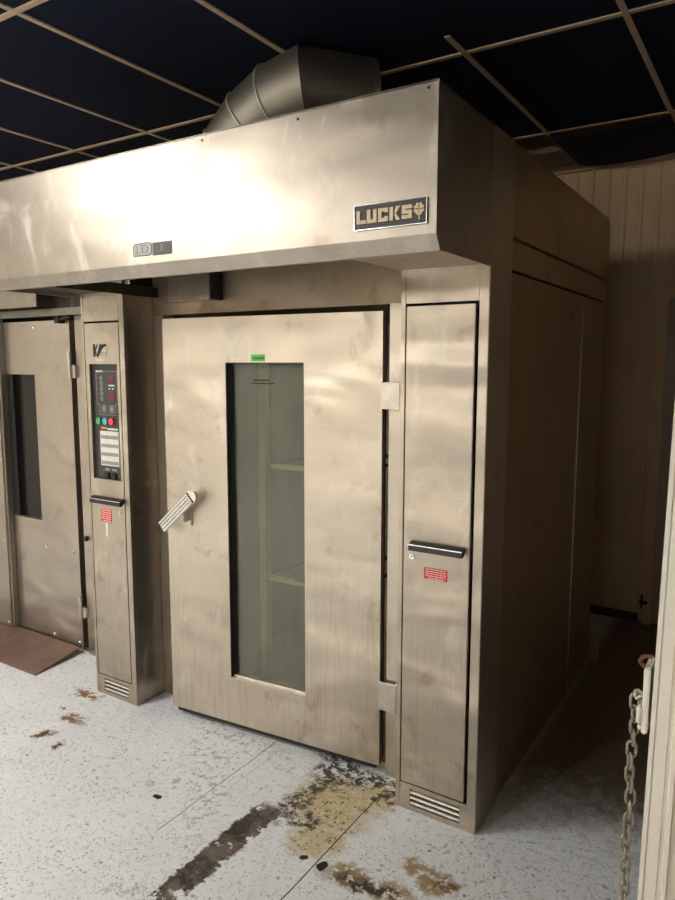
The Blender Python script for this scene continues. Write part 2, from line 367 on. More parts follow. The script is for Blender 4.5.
# corrugated back wall
bm = bmesh.new(); bx(bm, -5.2, 3.2, 2.6, 2.7, 0, ZC + .35)
x = -1.5
while x < 3.1:
    prism(bm, [(x - .020, 2.602), (x - .008, 2.594), (x + .008, 2.594), (x + .020, 2.602)], 'z', .06, ZC - .03); x += .1
struct(obj('wall_back', bm, M['wall']))
struct(box('baseboard_back', (-.9, .12, 2.578, 2.6, 0, .055), M['base'], bev=.004))
struct(box('wall_left', (-5.3, -5.2, -7, 2.7, 0, ZC + .35), M['wallroom'], bev=0))
struct(box('wall_right', (3.2, 3.3, -7, 2.7, 0, ZC + .35), M['wallroom'], bev=0))
struct(box('wall_front', (-5.3, 3.3, -7.1, -7, 0, ZC + .35), M['wallroom'], bev=0))
# dark door in the back wall at the right
d = struct(box('door_1', (.20, 1.1, 2.575, 2.6, .01, 2.10), M['jambtan'], bev=.003))
struct(boxes('door_frame', [(.145, .20, 2.55, 2.6, 0, 2.16), (.20, 1.16, 2.55, 2.6, 2.10, 2.16)], M['wall'], d, .004))
bm = bmesh.new(); bx(bm, .13, .18, 2.53, 2.55, .14, .16, .004); bx(bm, .140, .150, 2.525, 2.55, .11, .20, .003)
struct(obj('door_bolt', bm, M['gasket'], d))
# partition wall with its moulded end, close on the right
struct(box('wall_partition', (.70, 3.2, -.49, -.37, 0, ZC), M['jambtan'], bev=.002))
bm = bmesh.new()
prof = [(.607, -.36), (.607, -.47), (.612, -.500), (.6205, -.500), (.6215, -.494), (.6235, -.494), (.6255, -.503), (.650, -.503), (.652, -.498), (.660, -.498), (.663, -.508), (.672, -.508), (.6745, -.498), (.720, -.496), (.720, -.36)]
prism(bm, prof, 'z', 0, ZC)
for v in bm.verts: v.co.x += .003 + .013 * (v.co.z - .35)
struct(obj('trim_2', bm, M['jamb']))

# ceiling lights (behind and above the camera)
for k, (lx, ly, st) in enumerate(LIGHTS):
    t = thing('ceiling_light', ['ceiling light with a drop lens, nearest the ovens', 'ceiling light with a drop lens, between the other two', 'ceiling light with a drop lens, farthest from the ovens'][k], 'light', (lx, ly, ZC - .012))
    a, b_ = .30, .58; zt = ZC - .006
    boxes('frame', [(lx - a, lx + a, ly - b_, ly - b_ + .03, zt - .014, zt), (lx - a, lx + a, ly + b_ - .03, ly + b_, zt - .014, zt), (lx - a, lx - a + .03, ly - b_ + .03, ly + b_ - .03, zt - .014, zt), (lx + a - .03, lx + a, ly - b_ + .03, ly + b_ - .03, zt - .014, zt)], M['white'], t)
    box('diffuser', (lx - a + .035, lx + a - .035, ly - b_ + .035, ly + b_ - .035, zt - .11, zt - .001), lampmat(st), t, bev=.01)  # unseen lens, made deep so its glowing sides light the upper wall

# sagging tile, and the vent beside it
x0, x1, y0, y1 = -.345, .26, 1.775, 2.44
bm = bmesh.new(); nx, ny = 18, 12; G = []
for s in (0, 1):
    G.append([[bm.verts.new((x0 + (x1 - x0) * i / nx, y0 + (y1 - y0) * j / ny,
        ZC - .018 + .014 * s - (.035 * math.sin(math.pi * (i / nx) ** .8) * (1 - j / ny) ** 1.5 + (.022 * math.sin(math.pi * (i / nx) ** .75)) * (j / ny) ** 2))) for i in range(nx + 1)] for j in range(ny + 1)])
for j in range(ny):
    for i in range(nx):
        for s in (0, 1): bm.faces.new((G[s][j][i], G[s][j][i + 1], G[s][j + 1][i + 1], G[s][j + 1][i]))
for i in range(nx):
    for j in (0, ny): bm.faces.new((G[0][j][i], G[0][j][i + 1], G[1][j][i + 1], G[1][j][i]))
for j in range(ny):
    for i in (0, nx): bm.faces.new((G[0][j][i], G[0][j + 1][i], G[1][j + 1][i], G[1][j][i]))
bmesh.ops.recalc_face_normals(bm, faces=bm.faces)
tag(obj('ceiling_tile', bm, M['tile'], smooth=True), 'dark ceiling tile sagging out of its grid above the back wall', 'ceiling tile')
t = thing('ceiling_vent', 'slatted metal vent in the ceiling grid behind the oven', 'vent', (-.65, 2.2, ZC))
boxes('frame', [(-.95, -.37, 2.09, 2.11, ZC - .005, ZC + .02), (-.95, -.37, 2.53, 2.56, ZC - .005, ZC + .02), (-.96, -.95, 2.09, 2.56, ZC - .005, ZC + .02)], M['tee'], t)
for k in range(7):
    y = 2.14 + k * .055; bm = bmesh.new(); prism(bm, [(y, ZC - .004), (y + .03, ZC + .018), (y + .033, ZC + .016), (y + .003, ZC - .006)], 'x', -.95, -.37); obj('slat', bm, M['tee'], t)

# ---------------------------------------------------------------- the main rack oven
oven = thing('rack_oven', 'large stainless steel rack oven with tall glazed door and overhanging hood', 'oven', (-1.04, .9, 0))
LP, LPR = -2.077, -1.773        # control pillar
RP = -.326                      # right pillar
TOP = 2.458
# hood: front sheet, bottom lip, right end, top
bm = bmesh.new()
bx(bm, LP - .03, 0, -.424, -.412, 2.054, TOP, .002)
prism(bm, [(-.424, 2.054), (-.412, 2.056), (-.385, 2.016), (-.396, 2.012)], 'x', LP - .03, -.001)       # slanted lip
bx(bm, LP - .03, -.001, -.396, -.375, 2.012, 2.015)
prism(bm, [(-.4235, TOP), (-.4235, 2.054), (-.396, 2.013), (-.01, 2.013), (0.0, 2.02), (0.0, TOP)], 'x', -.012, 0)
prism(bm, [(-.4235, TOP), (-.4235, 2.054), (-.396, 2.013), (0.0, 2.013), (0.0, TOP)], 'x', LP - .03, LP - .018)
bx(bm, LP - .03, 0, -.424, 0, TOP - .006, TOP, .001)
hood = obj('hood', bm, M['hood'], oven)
for (X_, Z_) in ((-.030, 2.440), (-.466, 2.435), (-.86, 2.437)):
    bm = bmesh.new(); cyl(bm, (X_, -.4255, Z_), (X_, -.4235, Z_), .0045, 10); obj('screw', bm, M['gasket'], hood, label='dark screw hole on the hood')
# soffit plates over the pillars, channel beside the control pillar
bm = bmesh.new()
bx(bm, RP - .01, -.012, -.385, .18, 2.022, 2.028); bx(bm, RP - .01, RP - .004, -.385, .18, 2.028, 2.06)
obj('soffit', bm, M['under'], oven); bm = bmesh.new()
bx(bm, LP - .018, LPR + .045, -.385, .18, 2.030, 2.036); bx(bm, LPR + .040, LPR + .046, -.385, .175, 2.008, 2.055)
obj('soffit', bm, M['darksteel'], oven)
# header, jambs and dark opening
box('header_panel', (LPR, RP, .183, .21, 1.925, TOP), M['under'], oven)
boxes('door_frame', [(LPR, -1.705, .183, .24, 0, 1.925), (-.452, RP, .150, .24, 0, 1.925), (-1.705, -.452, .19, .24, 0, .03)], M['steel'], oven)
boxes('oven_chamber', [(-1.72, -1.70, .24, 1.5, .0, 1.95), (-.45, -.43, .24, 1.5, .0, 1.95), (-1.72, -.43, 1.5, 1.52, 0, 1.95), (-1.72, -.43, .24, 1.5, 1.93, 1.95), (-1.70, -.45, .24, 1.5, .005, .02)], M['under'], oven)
# cabinet body
box('cabinet_body', (LP, -.014, .245, 1.79, .02, TOP - .012), M['side'], oven) if False else None
bm = bmesh.new()
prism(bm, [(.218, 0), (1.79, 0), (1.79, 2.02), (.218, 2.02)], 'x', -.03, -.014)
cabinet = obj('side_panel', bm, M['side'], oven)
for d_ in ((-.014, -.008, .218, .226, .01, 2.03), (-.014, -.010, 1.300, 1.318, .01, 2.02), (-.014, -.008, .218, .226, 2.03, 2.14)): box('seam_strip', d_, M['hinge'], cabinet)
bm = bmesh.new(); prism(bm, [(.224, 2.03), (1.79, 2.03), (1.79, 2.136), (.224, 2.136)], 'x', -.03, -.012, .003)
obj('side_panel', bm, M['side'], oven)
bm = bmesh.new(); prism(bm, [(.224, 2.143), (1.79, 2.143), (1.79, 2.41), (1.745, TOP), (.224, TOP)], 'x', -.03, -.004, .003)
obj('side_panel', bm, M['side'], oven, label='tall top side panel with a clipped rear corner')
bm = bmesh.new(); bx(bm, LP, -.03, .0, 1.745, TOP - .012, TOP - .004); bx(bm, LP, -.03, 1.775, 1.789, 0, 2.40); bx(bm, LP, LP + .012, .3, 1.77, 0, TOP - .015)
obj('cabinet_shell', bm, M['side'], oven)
box('rear_foot', (-.04, .035, 1.80, 1.83, 0, .14), M['hinge'], oven, bev=.003)
# right corner column beside the pillar
bm = bmesh.new(); bx(bm, -.012, 0, .003, .216, 0, TOP, .0015); bx(bm, -.045, -.012, .0, .012, 2.03, TOP, .001)
column = obj('corner_column', bm, M['steel'], oven)

def pillar(xa, xb, holed, ptop):
    """front-opening service pillar from xa to xb; returns the pillar mesh"""
    bm = bmesh.new()
    bx(bm, xa, xa + .018, 0, .014, 0, 2.03, .0015)                       # left stile
    bx(bm, xb - .034, xb, 0, .014, 0, 2.03, .0015)                       # right stile
    bx(bm, xa + .018, xb - .034, .001, .014, ptop, 2.03, .0015)          # top panel
    bx(bm, xa + .018, xb - .034, .001, .014, .086, .104, .0015)           # rail above the grille
    bx(bm, xa + .018, xa + .062, .001, .014, .0, .086, .001); bx(bm, xb - .062, xb - .034, .001, .014, .0, .086, .001)
    bx(bm, xa + .062, xb - .062, .001, .014, 0, .020, .001)
    bx(bm, xa, xa + .01, .014, .183, 0, 2.03, .001); 
    if holed: bx(bm, xb - .01, xb, .014, .183, 0, 2.03, .001)
    p = obj('pillar', bm, M['pillar'], oven)
    box('pillar_cavity', (xa + .012, xb - .014, .032, .18, .01, 2.0), M['dark'], p, bev=0)
    for k in range(3):
        z = .074 - .021 * k; bm = bmesh.new(); prism(bm, [(.001, z - .004), (.003, z + .003), (.010, z + .006), (.018, z + .006), (.018, z + .003), (.006, z - .007)], 'x', xa + .062, xb - .062, .0008)
        obj('vent_slat', bm, M['louver'], p)
    return p
pr = pillar(RP, -.0005, False, 1.906)
box('access_door', (-.304, -.048, .0005, .02, .109, 1.896), M['pillar'], pr)
pl = pillar(LP, LPR, True, 1.896)
xa, xb = -2.055, -1.812
boxes('access_door', [(xa, -2.030, .0005, .02, .109, 1.886), (-1.830, xb, .0005, .02, .109, 1.886), (-2.030, -1.830, .0005, .02, 1.692, 1.886), (-2.030, -1.830, .0005, .02, .109, 1.130)], M['pillar'], pl, 0.0)
def handle(p, x0, x1, z):
    bm = bmesh.new(); prism(bm, [(-.034, z - .018), (-.034, z + .006), (-.012, z + .014), (.0, z + .014), (.0, z + .002), (-.02, z - .018)], 'x', x0, x1, .002)
    obj('pull_handle', bm, M['black'], p, label='black pull handle')
    box('handle_trim', (x0, x1, -.037, -.033, z + .003, z + .0065), M['chrome'], p, bev=.0005)
handle(pr, -.269, -.061, 1.046); handle(pl, -2.030, -1.805, 1.030)
for p, X_, Z_ in ((pr, -.268, .998), (pl, -1.838, .975)):
    bm = bmesh.new(); cyl(bm, (X_, .0, Z_), (X_, -.006, Z_), .0095, 20); obj('lock', bm, M['chrome'], p, True)
    bm = bmesh.new(); bx(bm, X_ - .0015, X_ + .0015, -.0068, -.0055, Z_ - .005, Z_ + .005); obj('keyhole', bm, M['gasket'], p)
# red labels with white print
def redlabel(p, x0, x1, z0, z1, rows):
    box('warning_label', (x0, x1, -.0012, .0003, z0, z1), M['red'], p, bev=0, label='red label with white print')
    bm = bmesh.new(); h = (z1 - z0) / rows
    for r in range(rows):
        x = x0 + .006
        if r == 0: x += (x1 - x0) * .12
        while x < x1 - .010:
            wd = random.uniform(.008, .018); wd = min(wd, x1 - .005 - x); bx(bm, x, x + wd, -.0018, -.0011, z0 + h * (r + .3), z0 + h * (r + .68)); x += wd + .003
    obj('label_print', bm, M['white'], p)
redlabel(pr, -.219, -.128, .925, .966, 5); redlabel(pl, -1.985, -1.908, .917, .980, 6)
box('tape_mark', (-1.955, -1.938, -.001, .0003, .842, .912), M['white'], pl, bev=0, label='strip of white tape under the red label')
# control panel
cp = box('control_panel', (-2.030, -1.830, .014, .028, 1.130, 1.692), M['black'], oven, bev=0)
box('panel_bezel', (-2.004, -1.834, .010, .0145, 1.140, 1.660), M['panelgrey'], cp, bev=.001)
yf, yb = .0088, .0102
def lines(name, L, mat, **k): return boxes(name, [(a, b, yf, yb, c_, d_) for a, b, c_, d_ in L], mat, cp, 0, **k)
lines('outline_print', [(-1.995, -1.842, 1.657, 1.6595), (-1.995, -1.9925, 1.499, 1.657), (-1.8445, -1.842, 1.499, 1.657), (-1.995, -1.978, 1.499, 1.5015), (-1.978, -1.9755, 1.446, 1.501), (-1.862, -1.842, 1.499, 1.5015), (-1.862, -1.8595, 1.446, 1.501), (-1.978, -1.8595, 1.446, 1.4485)], M['greyprint'])
lines('brand_print', [(-1.995, -1.945, 1.653, 1.662)], M['white'])
for k in range(5):
    bm = bmesh.new(); z = 1.625 - k * .025; ring(bm, (-1.957, .010, z), (0, 1, 0), .010, .0022, 16, 6); bx(bm, -1.962, -1.952, .008, .0102, z - .003, z + .003); obj('keypad_button', bm, M['greyprint'], cp)
for za, zb in ((1.604, 1.634), (1.540, 1.559), (1.514, 1.534)):
    bm = bmesh.new(); bx(bm, -1.906, -1.864, .0075, .0102, za, zb, .001); obj('display', bm, M['reddisp'], cp, label='dark red digital display')
for d_ in ((-1.890, -1.880, 1.615, 1.622), (-1.905, -1.863, 1.586, 1.593), (-1.905, -1.895, 1.570, 1.577), (-1.880, -1.870, 1.570, 1.577), (-1.900, -1.870, 1.546, 1.552), (-1.898, -1.868, 1.519, 1.526)): lines('display_print', [d_], M['white'])
for X_ in (-1.944, -1.888):
    boxes('square_button', [(X_ - .018, X_ + .018, .0085, .0102, 1.458, 1.461), (X_ - .018, X_ + .018, .0085, .0102, 1.490, 1.493), (X_ - .018, X_ - .0155, .0085, .0102, 1.461, 1.49), (X_ + .0155, X_ + .018, .0085, .0102, 1.461, 1.49), (X_ - .009, X_ + .009, .0085, .0102, 1.466, 1.485)], M['greyprint'], cp, 0)
for X_, mk in ((-1.977, 'gbtn'), (-1.930, 'bbtn'), (-1.884, 'rbtn')):
    bm = bmesh.new(); cyl(bm, (X_, .010, 1.417), (X_, -.004, 1.417), .0165, 20); obj('push_button', bm, M[mk], cp, True, label={'gbtn': 'green push button', 'bbtn': 'pale blue push button', 'rbtn': 'red push button'}[mk])
lines('card_heading', [(-1.972, -1.930, 1.378, 1.387)], M['orange'], label='orange heading'); lines('card_heading', [(-1.926, -1.850, 1.374, 1.383)], M['white'], label='white heading')
box('instruction_card', (-1.979, -1.846, .0075, .0102, 1.198, 1.368), M['white'], cp, bev=0, label='white instruction card with grey rows')
for z in (1.330, 1.288, 1.246, 1.204):
    bm = bmesh.new()
    for q in range(5): bx(bm, -1.975 + q * .0252, -1.9505 + q * .0252, .0066, .0076, z, z + .017)
    obj('card_row', bm, M['greyprint'], cp)
for X_ in (-1.935, -1.885):
    bm = bmesh.new(); bx(bm, X_ - .016, X_ + .016, -.002, .0105, 1.136, 1.164, .002); obj('rocker_switch', bm, M['gasket'], cp)
    bm = bmesh.new(); bx(bm, X_ - .016, X_ + .016, .0088, .0102, 1.174, 1.184); obj('switch_print', bm, M['greyprint'], cp)
# black and white maker's emblem above the panel
em = box('emblem', (-1.994, -1.898, -.001, .0004, 1.727, 1.787), M['hinge'], oven, bev=0)
bm = bmesh.new()
ya, yb2 = -.0018, -.0009
def poly(bm, pts): prism(bm, pts, 'y', ya, yb2)
ex, ez = -1.994, 1.727
poly(bm, [(ex, ez), (ex + .017, ez), (ex + .017, ez + .06), (ex, ez + .06)])
poly(bm, [(ex + .012, ez + .03), (ex + .028, ez + .06), (ex + .038, ez + .06), (ex + .018, ez + .024)])
poly(bm, [(ex + .014, ez + .024), (ex + .020, ez + .026), (ex + .034, ez + .0), (ex + .026, ez)])
poly(bm, [(ex + .024, ez + .0), (ex + .040, ez), (ex + .053, ez + .020), (ex + .068, ez + .038), (ex + .096, ez + .052), (ex + .096, ez + .060), (ex + .072, ez + .060), (ex + .050, ez + .046), (ex + .034, ez + .026)])
poly(bm, [(ex + .036, ez + .035), (ex + .042, ez + .035), (ex + .058, ez + .052), (ex + .066, ez + .060), (ex + .050, ez + .060)])
for k in range(3): poly(bm, [(ex + .050, ez + .004 + k * .008), (ex + .096, ez + .004 + k * .008), (ex + .096, ez + .0065 + k * .008), (ex + .053 + k * .004, ez + .0065 + k * .008)])
obj('emblem_mark', bm, M['gasket'], em)
bm = bmesh.new()
for k in range(4): bx(bm, -1.972 + k * .013, -1.963 + k * .013, -.0008, .0004, 1.706, 1.715)
obj('emblem_caption', bm, M['white'], em)

# name plate on the hood: LUCKS and a four-leaf clover
npl = box('name_plate', (-.262, -.026, -.430, -.4235, 2.083, 2.155), M['black'], oven, bev=.0015)
boxes('plate_border', [(-.262, -.026, -.4315, -.4295, 2.083, 2.0855), (-.262, -.026, -.4315, -.4295, 2.1525, 2.155), (-.262, -.2595, -.4315, -.4295, 2.0855, 2.1525), (-.0285, -.026, -.4315, -.4295, 2.0855, 2.1525)], M['chrome'], npl, 0)
def letter(ch, x0, wd):
    z0, h = 2.101, .037; t = .0115; L = []
    P = lambda a, b: (x0 + a * wd, z0 + b * h)
    tx, tz = t / wd, t * .85 / h
    Rr = lambda a, b, c_, d_: [P(a, b), P(c_, b), P(c_, d_), P(a, d_)]
    if ch == 'L': L = [Rr(0, .0, tx, 1), Rr(tx, 0, 1, tz)]
    if ch == 'U': L = [Rr(0, .0, tx, 1), Rr(tx, 0, 1 - tx, tz), Rr(1 - tx, 0, 1, 1)]
    if ch == 'C': L = [Rr(0, 0, tx, 1), Rr(tx, 0, 1, tz), Rr(tx, 1 - tz, 1, 1), Rr(1 - tx, tz, 1, .36), Rr(1 - tx, .66, 1, 1 - tz)]
    if ch == 'K': L = [Rr(0, 0, tx, 1), [P(tx, .36), P(1 - tx, 1), P(1.05, 1), P(tx + .28, .5), P(1.05, 0), P(1 - tx, 0), P(tx, .64)]]
    if ch == 'S': L = [Rr(0, 0, 1, tz), Rr(0, .5 - tz / 2, 1, .5 + tz / 2), Rr(0, 1 - tz, 1, 1), Rr(0, .5 + tz / 2, tx, 1 - tz), Rr(1 - tx, tz, 1, .5 - tz / 2)]
    bm = bmesh.new()
    for p in L: prism(bm, p, 'y', -.4335, -.4295)
    obj('letter', bm, M['cream'], npl, label='cream letter ' + ch)
for ch, xx in zip('LUCKS', (-.251, -.216, -.179, -.142, -.103)): letter(ch, xx, .032)
bm = bmesh.new(); cx, cz = -.050, 2.124
for a in range(4):
    th = math.pi / 4 + a * math.pi / 2
    for sgn in (-1, 1):
        q = th + sgn * .40; cyl(bm, (cx + .0125 * math.cos(q), -.4335, cz + .0130 * math.sin(q)), (cx + .0125 * math.cos(q), -.4295, cz + .0130 * math.sin(q)), .0042, 14)
    p = [(cx + r_ * math.cos(th + o_), cz + r_ * math.sin(th + o_)) for r_, o_ in ((.001, 0), (.0125, -.52), (.0145, 0), (.0125, .52))]
    prism(bm, p, 'y', -.4339, -.4295)
prism(bm, [(cx - .001, cz - .006), (cx + .002, cz - .006), (cx + .003, cz - .030), (cx, cz - .030)], 'y', -.4335, -.4295)
obj('clover', bm, M['cream'], npl, label='cream four-leaf clover')
# worn sticker pair on the hood
st = box('sticker', (-1.209, -1.112, -.4252, -.4238, 2.083, 2.128), M['sticker'], oven, bev=0, label='worn pale sticker with outlined letters')
ring_pts = [(-1.207, 2.086), (-1.209, 2.118), (-1.200, 2.127), (-1.130, 2.130), (-1.114, 2.118), (-1.116, 2.092), (-1.132, 2.084)]
bm = bmesh.new(); tubepath(bm, [(a, -.4255, b) for a, b in ring_pts], .0014, 6, True); obj('sticker_outline', bm, M['greydk'], st)
text('sticker_letters', 'LD', -1.163, -.4256, 2.106, .044, M['greydk'], st, 1.25, .0004, -.0012)
bm = bmesh.new()
dk = box('sticker', (-1.108, -1.014, -.4256, -.4238, 2.081, 2.126), M['greydk'], oven, bev=0, label='charcoal square sticker with a pale X')
text('sticker_letters', 'X', -1.063, -.4262, 2.105, .042, M['sticker'], dk, .8, .0003, -.001)

# switch box hanging under the hood
sbx = box('switch_box', (-1.585, -1.328, .10, .183, 1.976, 2.25), M['neigh'], oven, bev=.003)
box('box_side_plate', (-1.328, -1.322, .104, .183, 1.980, 2.25), M['black'], sbx, bev=.001, label='black plate on the right side')  # thin black plate over the box's right side
box('box_shadow_gap', (-1.324, -1.300, .155, .183, 1.985, 2.25), M['dark'], oven, bev=0) if False else None

# the tall door, hinged on the right and standing slightly ajar
A = Vector((-1.567, .045, 0)); B = Vector((-.472, .133, 0)); dx = (B - A); W = dx.length; dx.normalize()
ang = math.atan2(dx.y, dx.x); DM = Matrix.Translation(A) @ Matrix.Rotation(ang, 4, 'Z')           # local x along the door, -y towards the room
def dbox(name, L, mat, parent, bev=.002, **k):
    bm = bmesh.new()
    for d_ in L: bx(bm, *d_, bev=bev, mat=DM)
    return obj(name, bm, mat, parent, **k)
wx0, wx1, wz0, wz1 = .350, .750, .262, 1.700
door = dbox('door', [(0, wx0, 0, .030, .045, 1.896), (wx1, W, 0, .030, .045, 1.896), (wx0, wx1, 0, .030, .045, wz0), (wx0, wx1, 0, .030, wz1, 1.896)], M['door'], oven, 0, label='tall steel door, slightly ajar')
dbox('door_gasket', [(.01, wx0 - .0, .030, .048, .06, 1.885), (wx1 + .0, W - .004, .030, .048, .06, 1.885), (wx0, wx1, .030, .048, .06, wz0), (wx0, wx1, .030, .048, wz1, 1.89)], M['gasket'], door, 0, label='black door gasket')
dbox('window_reveal', [(wx0, wx0 + .004, .002, .048, wz0, wz1), (wx0, wx1, .002, .048, wz1 - .003, wz1), (wx0 + .004, wx0 + .010, .018, .044, wz0, wz1), (wx0 + .010, wx0 + .016, .026, .044, wz0, wz1)], M['gasket'], door, 0)
dbox('window_sill', [(wx0, wx1, .001, .050, wz0, wz0 + .004), (wx0, wx1, .016, .050, wz0 + .004, wz0 + .012), (wx1 - .004, wx1, .001, .048, wz0, wz1)], M['hinge'], door, .0005)
dbox('window_glass', [(wx0 + .004, wx1 - .003, .036, .042, wz0 + .008, wz1 - .003)], M['glass'], door, 0, label='grimy greenish window glass')
dbox('window_print', [(wx0 + .125 + .012 * i, wx0 + .134 + .012 * i, .0350, .0362, 1.622, 1.628) for i in range(7)] + [(wx0 + .11 + .012 * i, wx0 + .119 + .012 * i, .0350, .0362, 1.608, 1.614) for i in range(10)], M['gasket'], door, 0)
gs = dbox('green_sticker', [(wx0 + .137, wx0 + .206, -.0015, .0003, 1.705, 1.734)], M['green'], door, 0)
dbox('sticker_print', [(wx0 + .150 + .011 * i, wx0 + .159 + .011 * i, -.0022, -.0013, 1.714, 1.724) for i in range(5)], M['greydk'], door, 0)
dbox('door_sweep', [(.02, W - .02, .012, .045, .022, .046)], M['gasket'], door, 0)
# ribbed lever handle
hc = Vector((.105, -.052, 1.028)); HM = DM @ Matrix.Translation(hc) @ Matrix.Rotation(-math.radians(42), 4, 'Y')
bm = bmesh.new(); bx(bm, -.128, .110, -.004, .014, -.029, .029, .004, HM)
for k in range(4):
    zz = -.0215 + k * .0143; t_ = bmesh.new(); bmesh.ops.create_cone(t_, cap_ends=True, segments=14, radius1=.0066, radius2=.0066, depth=.228)
    bmesh.ops.transform(t_, matrix=HM @ Matrix.Translation((-.010, -.005, zz)) @ Matrix.Rotation(math.pi / 2, 4, 'Y'), verts=t_.verts); merge(bm, t_)
t_ = bmesh.new(); bmesh.ops.create_cone(t_, cap_ends=True, segments=24, radius1=.029, radius2=.029, depth=.018)
bmesh.ops.transform(t_, matrix=HM @ Matrix.Translation((.108, .005, 0)) @ Matrix.Rotation(math.pi / 2, 4, 'X'), verts=t_.verts); merge(bm, t_)
obj('lever_handle', bm, M['chrome'], door, True, label='ribbed chrome lever handle')
bm = bmesh.new(); bx(bm, .085, .150, -.010, .001, .955, 1.045, .002, DM); bx(bm, .100, .133, -.045, -.008, .975, 1.025, .004, DM)
for q, z in ((.093, .963), (.142, .963), (.142, 1.037), (.093, 1.037)):
    p = DM @ Vector((q, -.012, z)); cyl(bm, p, p + Vector((0, .006, 0)), .004, 8)
obj('handle_bracket', bm, M['hinge'], door)
for z0, z1 in ((1.522, 1.625), (.295, .415)):
    bm = bmesh.new(); bx(bm, -.474, -.392, .124, .135, z0, z1, .002); bx(bm, -.404, -.393, .135, .183, z0, z1, .001)
    cyl(bm, (-.390, .140, z0 - .004), (-.390, .140, z1 + .006), .010, 14)
    obj('hinge', bm, M['hinge'], oven)

# wheeled rack standing in the oven
rk = thing('bakery_rack', 'tall pale rack seen faintly through the oven door glass', 'rack', (-1.1, .65, .02))
for X_, Y_ in ((-1.165, .27), (-.70, .27), (-1.165, .85), (-.70, .85)): box('post', (X_ - .018, X_ + .018, Y_ - .02, Y_ + .02, .08, 1.80), M['rackpost'] if Y_ < .5 else M['darksteel'], rk)
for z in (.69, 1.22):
    box('shelf_rail', (-1.143, -.722, .260, .285, z, z + .02), M['rackpost'], rk); box('shelf_rail', (-1.143, -.722, .84, .86, z, z + .02), M['darksteel'], rk)
    for X_ in (-1.165, -.70): box('side_rail', (X_ - .006, X_ + .006, .29, .83, z, z + .012), M['darksteel'], rk)
for X_, Y_ in ((-1.165, .27), (-.70, .27), (-1.165, .85), (-.70, .85)):
    bm = bmesh.new(); cyl(bm, (X_ - .012, Y_, .052), (X_ + .012, Y_, .052), .031, 20); obj('caster', bm, M['gasket'], rk)

# ---------------------------------------------------------------- neighbouring oven on the left
nb = thing('rack_oven', 'older stainless steel oven at the left edge beyond the control pillar', 'oven', (-3.1, .9, 0))
NY = .27
bm = bmesh.new(); 
bx(bm, -2.500, -2.10, NY + .01, NY + .04, 0, 1.955, .002)
bx(bm, -3.9, -2.5, NY + .03, NY + .06, 0, .03)
obj('door_frame', bm, M['neigh'], nb)
box('frame_void', (-3.9, -2.45, NY + .12, NY + .14, 0, 1.98), M['dark'], nb, bev=0)
box('header_rail', (-3.9, -2.10, NY - .03, NY + .01, 1.958, 1.998), M['duct'], nb)
box('header_panel', (-3.9, -2.10, NY + .01, NY + .03, 1.99, 2.44), M['darksteel'], nb)  # dark sheet painting the unlit open void above the rail
box('cabinet_shell', (-3.9, -2.10, 1.6, 1.62, 0, 2.44), M['side'], nb)
nx0, nx1 = -3.155, -2.868
nd = boxes('door', [(-3.25, nx0, NY, NY + .04, .04, 1.935), (nx1, -2.533, NY, NY + .04, .04, 1.935), (nx0, nx1, NY, NY + .04, .04, .755), (nx0, nx1, NY, NY + .04, 1.628, 1.935)], M['neigh'], nb, 0)
boxes('window_reveal', [(nx0 - .0, nx0 + .05, NY + .012, NY + .05, .755, 1.628), (nx0 + .05, nx0 + .09, NY + .03, NY + .05, .755, 1.628)], M['gasket'], nd, 0)
box('window_glass', (nx0 + .01, nx1, NY + .030, NY + .035, .755, 1.628), M['darkglass'], nd, bev=0)
box('window_sill', (nx0, nx1, NY + .001, NY + .04, .752, .758), M['hinge'], nd, bev=0)
lp = boxes('fixed_panel', [(-3.9, -3.170, NY - .045, NY - .005, .045, 1.955)], M['neigh'], nb, .002)
boxes('seal_strip', [(-3.170, -3.150, NY - .036, NY - .003, .045, 1.955)], M['duct'], nb, 0)
for z0, h_ in ((1.613, .072), (.225, .062)):
    bm = bmesh.new(); cyl(bm, (-2.525, NY - .012, z0), (-2.525, NY - .012, z0 + h_), .011, 14); cyl(bm, (-2.525, NY - .012, z0 + h_ + .004), (-2.525, NY - .012, z0 + 2 * h_ + .004), .011, 14)
    bx(bm, -2.515, -2.488, NY - .008, NY + .01, z0, z0 + h_); bx(bm, -2.56, -2.53, NY - .006, NY + .0, z0 + h_, z0 + 2 * h_)
    obj('hinge', bm, M['hinge'], nb, True)
for X_, Z_ in ((-2.84, .60), (-2.575, .61), (-2.80, .062), (-2.565, .062), (-2.86, 1.90)):
    bm = bmesh.new(); t_ = bmesh.new(); bmesh.ops.create_uvsphere(t_, u_segments=12, v_segments=8, radius=.011); bmesh.ops.transform(t_, matrix=Matrix.Translation((X_, NY - .001, Z_)) @ Matrix.Diagonal((1, .6, 1, 1)), verts=t_.verts); merge(bm, t_); obj('bolt', bm, M['chrome'], nd, True)
for Z_ in (.070, .60, ): 
    bm = bmesh.new(); t_ = bmesh.new(); bmesh.ops.create_uvsphere(t_, u_segments=12, v_segments=8, radius=.010); bmesh.ops.transform(t_, matrix=Matrix.Translation((-3.20, NY - .045, Z_)) @ Matrix.Diagonal((1, .6, 1, 1)), verts=t_.verts); merge(bm, t_); obj('bolt', bm, M['hinge'], lp, True)
bm = bmesh.new(); cyl(bm, (-2.47, NY + .01, .70), (-2.47, NY - .008, .70), .014, 16); obj('bolt', bm, M['gasket'], nb, True)
bm = bmesh.new(); bx(bm, -2.60, -2.565, NY - .045, NY + .0, 1.915, 1.950, .002); cyl(bm, (-2.575, NY - .03, 1.935), (-2.48, NY - .03, 1.950), .008, 10)
obj('door_catch', bm, M['gasket'], nb)
